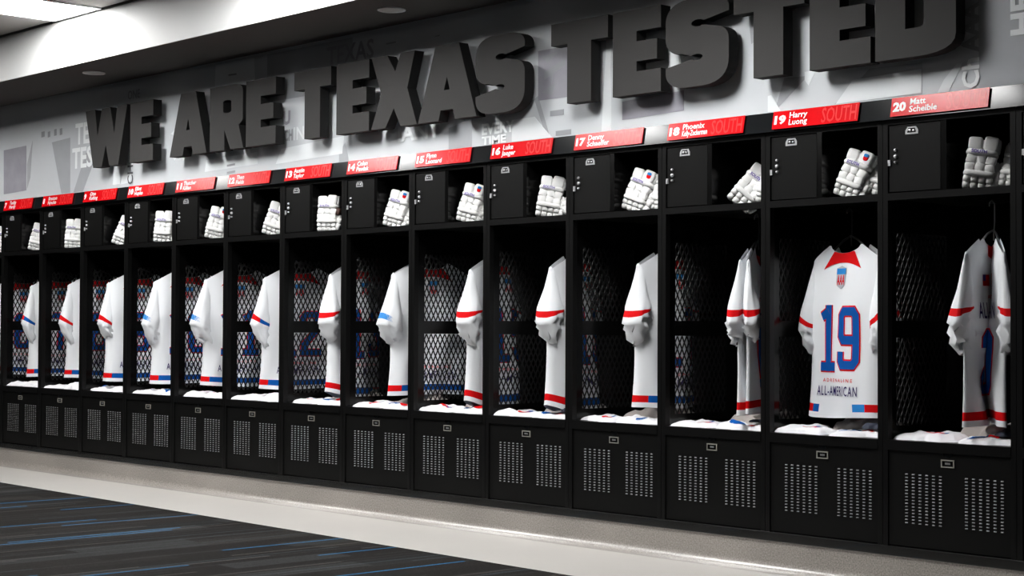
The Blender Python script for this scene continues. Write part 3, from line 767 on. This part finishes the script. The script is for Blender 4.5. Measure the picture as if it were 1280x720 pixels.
        q.add([place(a, b, .0026) for a, b in shp], [tuple(range(10))]); cr = link('crest', q.mesh('crest', GREYP, recalc=False), t, label='shield crest with three red letters')
        q = MB(); patch(q, [(-.029, -.144), (.029, -.144), (.029, -.119), (-.029, -.119)], .0034, 2, 2); link('crest_chief', q.mesh('crest_chief', SKYC, recalc=False), cr)
        vs, fs = fit_text('AAA', -.026, .026, -.190, -.147, .035); q = MB(); q.add([place(a, b, .0036) for a, b in vs], fs); link('crest_lettering', q.mesh('crest_lettering', REDC, recalc=False), cr)
    else:
        lettering('ADRENALINE', -.08, .08, -.255, -.240, REDC, .01)
        lettering('ALL-AMERICAN', -.15, .15, -.335, -.270, NAVYP, .01, space=1.15)
        q = MB(); patch(q, [(-.105, -.205), (-.060, -.205), (-.060, -.160), (-.105, -.160)], .002, 2, 2); fl = link('flag_patch', q.mesh('flag_patch', REDC, recalc=False), t)
        q = MB(); patch(q, [(-.105, -.185), (-.085, -.185), (-.085, -.160), (-.105, -.160)], .003, 1, 1); link('flag_canton', q.mesh('flag_canton', NAVYP, recalc=False), fl)
        q = MB(); patch(q, [(.06, -.20), (.095, -.20), (.095, -.155), (.06, -.155)], .002, 2, 2); link('chest_mark', q.mesh('chest_mark', REDC, recalc=False), t)
    # ---- hanger (a thing of its own)
    hz = 1.575 - zneck
    hm = MB(); cxn = f(0, 0.004, -.02)
    pale = num == 20
    hook = [cxn + Vector((0, 0, .0)), cxn + Vector((0, 0, .035)), cxn + Vector((.004, 0, .075)), cxn + Vector((.006, -.004, hz - .022 + .02)), cxn + Vector((.0, -.014, hz + .012)), cxn + Vector((-.010, -.016, hz + .002)), cxn + Vector((-.013, -.012, hz - .012))]
    ho = thing('clothes_hanger', ('pale grey' if pale else 'thin black') + ' clothes hanger holding the jersey in the ' + LAB(num) if num > 6 else 'thin black clothes hanger in the locker cut off by the left edge', 'hanger', t.location, group='clothes hangers in the lockers')
    hm.tube(hook, .0032, 6); link('hook', hm.mesh('hook', HANGW if pale else HANGB, True), ho)
    hm = MB(); hm.tube([f(-.205, .002, -.090), f(-.10, .002, -.032), f(-.045, .002, .005), f(0, .002, .022), f(.045, .002, .005), f(.10, .002, -.032), f(.205, .002, -.090)], .0045, 6)
    link('shoulder_bar', hm.mesh('shoulder_bar', HANGW if pale else HANGB, True), ho)
    return t

JL = 'white jersey with %s in the '
JT = {
 6: (.36, .30, 60, -60, 'red', .55, 'back', 'sliver of white jersey at the left edge of the photo'),
 7: (.36, .30, 60, -60, .22, .77, 'back', JL % 'small red and blue sleeve band' + LAB(7)),
 8: (.36, .285, 57, -60, .85, .77, 'back', JL % 'red sleeve band and straight hem' + LAB(8)),
 9: (.36, .26, 62, -60, .95, .77, 'back', JL % 'red cuff band, half turned,' + LAB(9)),
 10: (.37, .26, 60, -60, 'fade', .77, 'back', JL % 'light blue sleeve patch' + LAB(10)),
 11: (.385, .26, 57, -57, 'fade', .77, 'back', JL % 'faded blue sleeve mark' + LAB(11)),
 12: (.40, .285, 52, -52, .5, .77, 'back', JL % 'part of a blue number showing' + LAB(12)),
 13: (.42, .26, 92, -128, 'red', .30, 'back', JL % 'edge turned out, red sleeve band' + LAB(13)),
 14: (.405, .30, 72, -70, 'fade', .77, 'plain', JL % 'bright blue fading sleeve patch' + LAB(14)),
 15: (.43, .26, 92, -128, 'red', .25, 'back', JL % 'edge turned out, red hem' + LAB(15)),
 16: (.43, .255, 93, -125, 'red', .25, 'back', JL % 'folded cuff and red bands' + LAB(16)),
 17: (.445, .26, 84, -120, 'red', .80, 'back', JL % 'wide red sleeve band, red-blue hem' + LAB(17)),
 18: (.395, .215, 108, 62, 'red', 'red', 'front', JL % 'both sleeves swept forward' + LAB(18)),
 19: (.312, .19, -12, 14, .78, 'gap', 'back', 'white jersey facing out with full blue number nineteen'),
 20: (.375, .225, 93, 48, 'red', 'red', 'front', JL % 'front folded inward, pale hanger,' + LAB(20)),
}
for n, a in JT.items(): make_jersey(n, *a)

# ------------------------------------------------------------------ gloves
def glove_meshes():
    out = {}
    R = lambda ax, a: Matrix.Rotation(radians(a), 3, ax)
    q = MB()                                                   # dark inner hand that shows in the seams
    q.rbox((0, .004, .092), (.112, .058, .120), 5); out['palm'] = q.mesh('palm', GLOVED, True)
    q = MB(); n = 18; vs = []
    for (z, a, b) in ((.128, .052, .038), (.150, .055, .040), (.180, .058, .044), (.200, .060, .047), (.199, .054, .041), (.150, .046, .032)):
        vs += [(a * cos(2 * pi * i / n), .004 + b * sin(2 * pi * i / n), z + (.010 * cos(2 * pi * i / n) if z > .17 else 0) - (.008 * max(0, -sin(2 * pi * i / n)) if z > .19 else 0)) for i in range(n)]
    q.add(vs, [(j * n + i, j * n + (i + 1) % n, (j + 1) * n + (i + 1) % n, (j + 1) * n + i) for j in range(5) for i in range(n)])
    out['cuff'] = q.mesh('cuff', GLOVE, True)
    out['cuff_pad'] = []
    for c_, sz, rt in (((-.031, -.034, .176), (.056, .026, .052), -3), ((.029, -.034, .180), (.058, .026, .058), 3), ((.058, -.002, .178), (.018, .060, .052), 0)):
        q = MB(); q.rbox(c_, sz, 5, R('Y', rt), nu=16, nv=10); out['cuff_pad'].append(q.mesh('cuff_pad', GLOVE, True))
    q = MB(); q.rbox((0, -.010, .142), (.128, .088, .027), 4.5, nu=18); out['wrist_roll'] = q.mesh('wrist_roll', GLOVE, True)
    q = MB(); vs, fs = fit_text('SOUTH', -.042, .018, .135, .150, .03); q.add([(a, -.0560 + 2.2 * a * a, b) for a, b in vs], fs); out['wrist_lettering'] = q.mesh('wrist_lettering', GPURP, recalc=False)
    out['hand_pad'] = []
    for (x, z, w, h, rt) in ((-.037, .113, .042, .036, 10), (.001, .116, .037, .038, -14), (.038, .112, .040, .038, 12), (-.038, .081, .042, .034, -8), (-.001, .082, .038, .036, 12), (.037, .080, .040, .034, -10)):
        q = MB(); q.rbox((x, -.021, z), (w, .046, h), 7, R('Y', rt), nu=16, nv=10); out['hand_pad'].append(q.mesh('hand_pad', GLOVE, True))
    q = MB(); q.rbox((0, -.022, .056), (.124, .056, .025), 4.5, nu=18); out['knuckle_roll'] = q.mesh('knuckle_roll', GLOVE, True)
    fg = []
    for k in range(4):
        q = MB(); x = -.0445 + .0297 * k
        q.rbox((x, -.018, .034), (.0288, .042, .026), 4.5, R('X', -6)); q.rbox((x, -.010, .013), (.0278, .042, .026), 4.5, R('X', 20)); q.rbox((x, .016, .011), (.026, .030, .021), 4)
        fg.append(q.mesh('finger', GLOVE, True))
    out['finger'] = fg
    q = MB()
    q.rbox((.062, -.002, .094), (.032, .042, .042), 4.2, R('Y', -18)); q.rbox((.071, -.008, .060), (.031, .040, .038), 4.2, R('Y', 4)); q.rbox((.066, -.010, .026), (.030, .038, .042), 4.2, R('Y', 22))
    out['thumb'] = q.mesh('thumb', GLOVE, True)
    q = MB(); q.rbox((.031, -.0475, .182), (.024, .004, .030), 3); out['cuff_patch'] = q.mesh('cuff_patch', REDC, True)
    q = MB(); q.rbox((.031, -.0488, .190), (.024, .004, .015), 3); out['patch_top'] = q.mesh('patch_top', SKYC, True)
    q = MB(); q.rbox((.064, -.010, .112), (.030, .060, .040), 4.5); out['brown_panel'] = q.mesh('brown_panel', BROWN, True)
    return out
GM = glove_meshes()
def glove(num, x, y, rx, ry, rz, label, sc=1.0, patch=False, brown=False, flip=1):
    t = thing('lacrosse_glove', label, 'glove', ((num - 21) * W + x, y, 1.602), (radians(rx), radians(ry), radians(rz)), group='white gloves in the upper cubbies')
    t.scale = (sc * flip, sc, sc)
    for k, me in [(k, GM[k]) for k in ('palm', 'cuff', 'wrist_roll', 'knuckle_roll', 'thumb')] + [('hand_pad', m) for m in GM['hand_pad']] + [('cuff_pad', m) for m in GM['cuff_pad']]:
        o = link(k, me, t)
        if k == 'palm': o['label'] = 'dark inner hand showing in the seams'
        if me is GM['cuff_pad'][1] and patch:
            a = link('cuff_patch', GM['cuff_patch'], o, label='red and blue crest patch'); link('patch_top', GM['patch_top'], o)
        if k == 'wrist_roll' and flip > 0: link('wrist_lettering', GM['wrist_lettering'], o)
    for m in GM['finger']: link('finger', m, t)
    if brown: link('brown_panel', GM['brown_panel'], t, label='brown leather panel')
LG = 'white padded glove standing in the cubby of the '
LG2 = 'second, half-hidden white glove in the cubby of the '
GT = {6: (.395, .07, -8, 14, 45), 7: (.392, .07, -8, 14, 45), 8: (.372, .06, -6, 4, 42), 9: (.398, .07, -8, 22, 45), 10: (.372, .06, -6, 5, 42), 11: (.378, .06, -8, 14, 38), 12: (.392, .07, -8, 18, 36),
      13: (.375, .06, -6, 2, 30), 14: (.372, .06, -8, 16, 24), 15: (.382, .065, -8, 16, 22), 16: (.375, .07, -10, 10, 40), 17: (.362, .07, -10, 20, 14), 18: (.385, .075, -12, 40, 34), 19: (.372, .08, -10, 21, 10), 20: (.382, .09, -8, 9, 30)}
for num, (x, y, rx, ry, rz) in GT.items():
    glove(num, x, y, rx, ry, rz, LG + LAB(num) if num > 6 else 'sliver of white glove in a cubby at the left edge of the photo', 1.0, num in (11, 12, 14, 15, 17, 19), num == 13)
for num, (x, y, rx, ry, rz, sc, fl) in {12: (.50, .13, -10, 8, 30, .85, -1), 14: (.500, .12, -12, 10, 24, .9, -1), 15: (.505, .125, -12, 10, 20, .9, -1), 16: (.515, .14, -12, 8, 30, .9, -1), 17: (.490, .12, -14, 12, 10, .9, -1), 18: (.515, .13, -12, 12, 24, .9, -1), 19: (.495, .13, -20, 18, 16, .95, -1), 20: (.510, .14, -30, 8, 20, .92, -1)}.items():
    glove(num, x, y, rx, ry, rz, LG2 + LAB(num), sc, False, False, fl)

# ------------------------------------------------------------------ folded clothes on the benches
def cloth(name, num, cx, cy, w, dp, h, seed, m, label, cat, rz=0, prints=(), droop=False, group='clothes laid on the bench seats', z0=.5985):
    rng = random.Random(seed); ph = [rng.uniform(0, 6.28) for _ in range(12)]
    h *= .82; NR, NA = 20, 64; mb = MB()
    c, s_ = cos(radians(rz)), sin(radians(rz))
    def P(r, a, lift=0.0):
        sq = 1 / max(abs(cos(a)), abs(sin(a))) ** .62
        rad = sq * (1 + .09 * sin(3 * a + ph[0]) + .07 * sin(5 * a + ph[1]) + .05 * sin(9 * a + ph[2]) + .035 * sin(16 * a + ph[3]))
        x, y = r * rad * cos(a) * w / 2 * .86, r * rad * sin(a) * dp / 2 * .86
        X, Y = x * c - y * s_, x * s_ + y * c
        k = max(0, 1 - r ** 4)
        k8 = max(0, 1 - r ** 9)
        rg = lambda q: 1 - 2 * abs(sin(q / 2))
        wr = .42 * rg(34 * X + ph[4] + 24 * Y + 1.5 * sin(20 * Y)) + .40 * rg(40 * Y + ph[5] - 34 * X) + .24 * sin(60 * X - 40 * Y + ph[6]) + .20 * rg(85 * X + 80 * Y + ph[7])
        fold = .45 / (1 + math.exp(-40 * sin(9 * X + 6 * Y + ph[8])))
        z = h * (.20 * k8 + .24 * k8 * (1 + wr) + fold * .55 * k + .10 * k) + (.004 if r < 1 else .002) + lift
        Y += cy; X += cx
        if Y < -.012:
            over = -.012 - Y
            if droop: z -= over * .9; Y = -.012 - over * .12 - lift
            else: Y = -.012 - .1 * over
        if r >= 1: z = max(0, z - .004) if not droop else z - .004
        return (X, Y, z)
    mb.v.append(P(0, 0))
    for j in range(1, NR + 1):
        for i in range(NA): mb.v.append(P((j / NR) ** .8, 2 * pi * i / NA))
    for i in range(NA): mb.f.append((0, 1 + i, 1 + (i + 1) % NA)); mb.m.append(0)
    for j in range(NR - 1):
        for i in range(NA):
            k = (i + 1) % NA; mb.f.append((1 + j * NA + i, 1 + (j + 1) * NA + i, 1 + (j + 1) * NA + k, 1 + j * NA + k)); mb.m.append(0)
    o = NR - 1
    if not droop:
        b0 = len(mb.v); mb.v += [(x, y, 0.0) for x, y, z in mb.v[1 + o * NA:1 + NR * NA]]
        for i in range(NA):
            k = (i + 1) % NA; mb.f.append((1 + o * NA + i, b0 + i, b0 + k, 1 + o * NA + k)); mb.m.append(0)
    me = mb.mesh(name, m, True, recalc=True)
    t = thing(name, label, cat, ((num - 21) * W, 0, z0), group=group, me=me)
    for (pr, pa, pw, pd, pm, nm) in prints:
        q = MB(); n = 7; vs = []
        rx_, ry_ = pr * cos(pa), pr * sin(pa)
        for j in range(n + 1):
            for i in range(n + 1):
                u, v = (i / n - .5) * 2, (j / n - .5) * 2
                if abs(u) + abs(v) > 1.5: u *= .8; v *= .8
                ax, ay = rx_ + u * pw, ry_ + v * pd
                vs.append(P(min(.98, sqrt(ax * ax + ay * ay)), math.atan2(ay, ax), .003))
        q.add(vs, [(j * (n + 1) + i, j * (n + 1) + i + 1, (j + 1) * (n + 1) + i + 1, (j + 1) * (n + 1) + i) for j in range(n) for i in range(n)])
        link(nm, q.mesh(nm, pm, True), t)
    return t
for num in range(6, 21):
    tail = LAB(num) if num > 6 else 'locker cut off by the left edge'
    dro = num in (8, 12)
    pr = [(.45, -1.3, .28, .12, REDC, 'red_print'), (.45, -.75, .14, .10, BLUEC, 'blue_print')] if num >= 13 else ([(.5, -1.1, .12, .12, BLUEC, 'blue_print')] if num in (9, 10) else [])
    cloth('folded_shirt', num, .175, .130, .320, .27, .042 if num > 12 else .040, num * 5 + 1, CLOTH2, 'crumpled white shirt, left on the bench in the ' + tail, 'shirt', rz=(num * 37) % 25 - 12, prints=pr)
    pr = [(.58, -1.9, .24, .22, BLUEC, 'blue_patch'), (.55, -1.15, .16, .14, REDC, 'red_patch')] if num >= 13 and num not in (17,) else []
    if num == 17: pr = [(.62, -1.75, .15, .24, BLUEC, 'blue_number')]
    if num == 11: pr = [(.7, -2.5, .18, .24, REDC, 'red_patch')]
    if num == 12: pr = [(.80, -2.9, .10, .20, BLUEC, 'blue_patch')]
    if num == 10: pr = [(.6, -1.2, .30, .14, BLUEC, 'blue_patch')]
    cloth('folded_shorts', num, .440, .125, .33, .26, .044 if num > 12 else .058, num * 5 + 2, CLOTH2, 'crumpled white shorts, right on the bench in the ' + tail, 'shorts', rz=(num * 53) % 21 - 10, prints=pr, droop=dro)
    if num >= 13:
        cloth('folded_grey_shirt', num, .36, .30, .38, .27, .115, num * 5 + 3, GREYC, 'heap of grey cloth behind on the bench in the ' + tail, 'shirt', rz=10, group='grey clothes on the bench seats')
    if num in (16, 18, 19, 20):
        cloth('folded_navy_shirt', num, .520, .150, .14, .20, .030, num * 5 + 4, NAVYC, 'dark navy garment on the white shorts in the ' + tail, 'shirt', z0=.632, group='navy clothes on the bench seats')
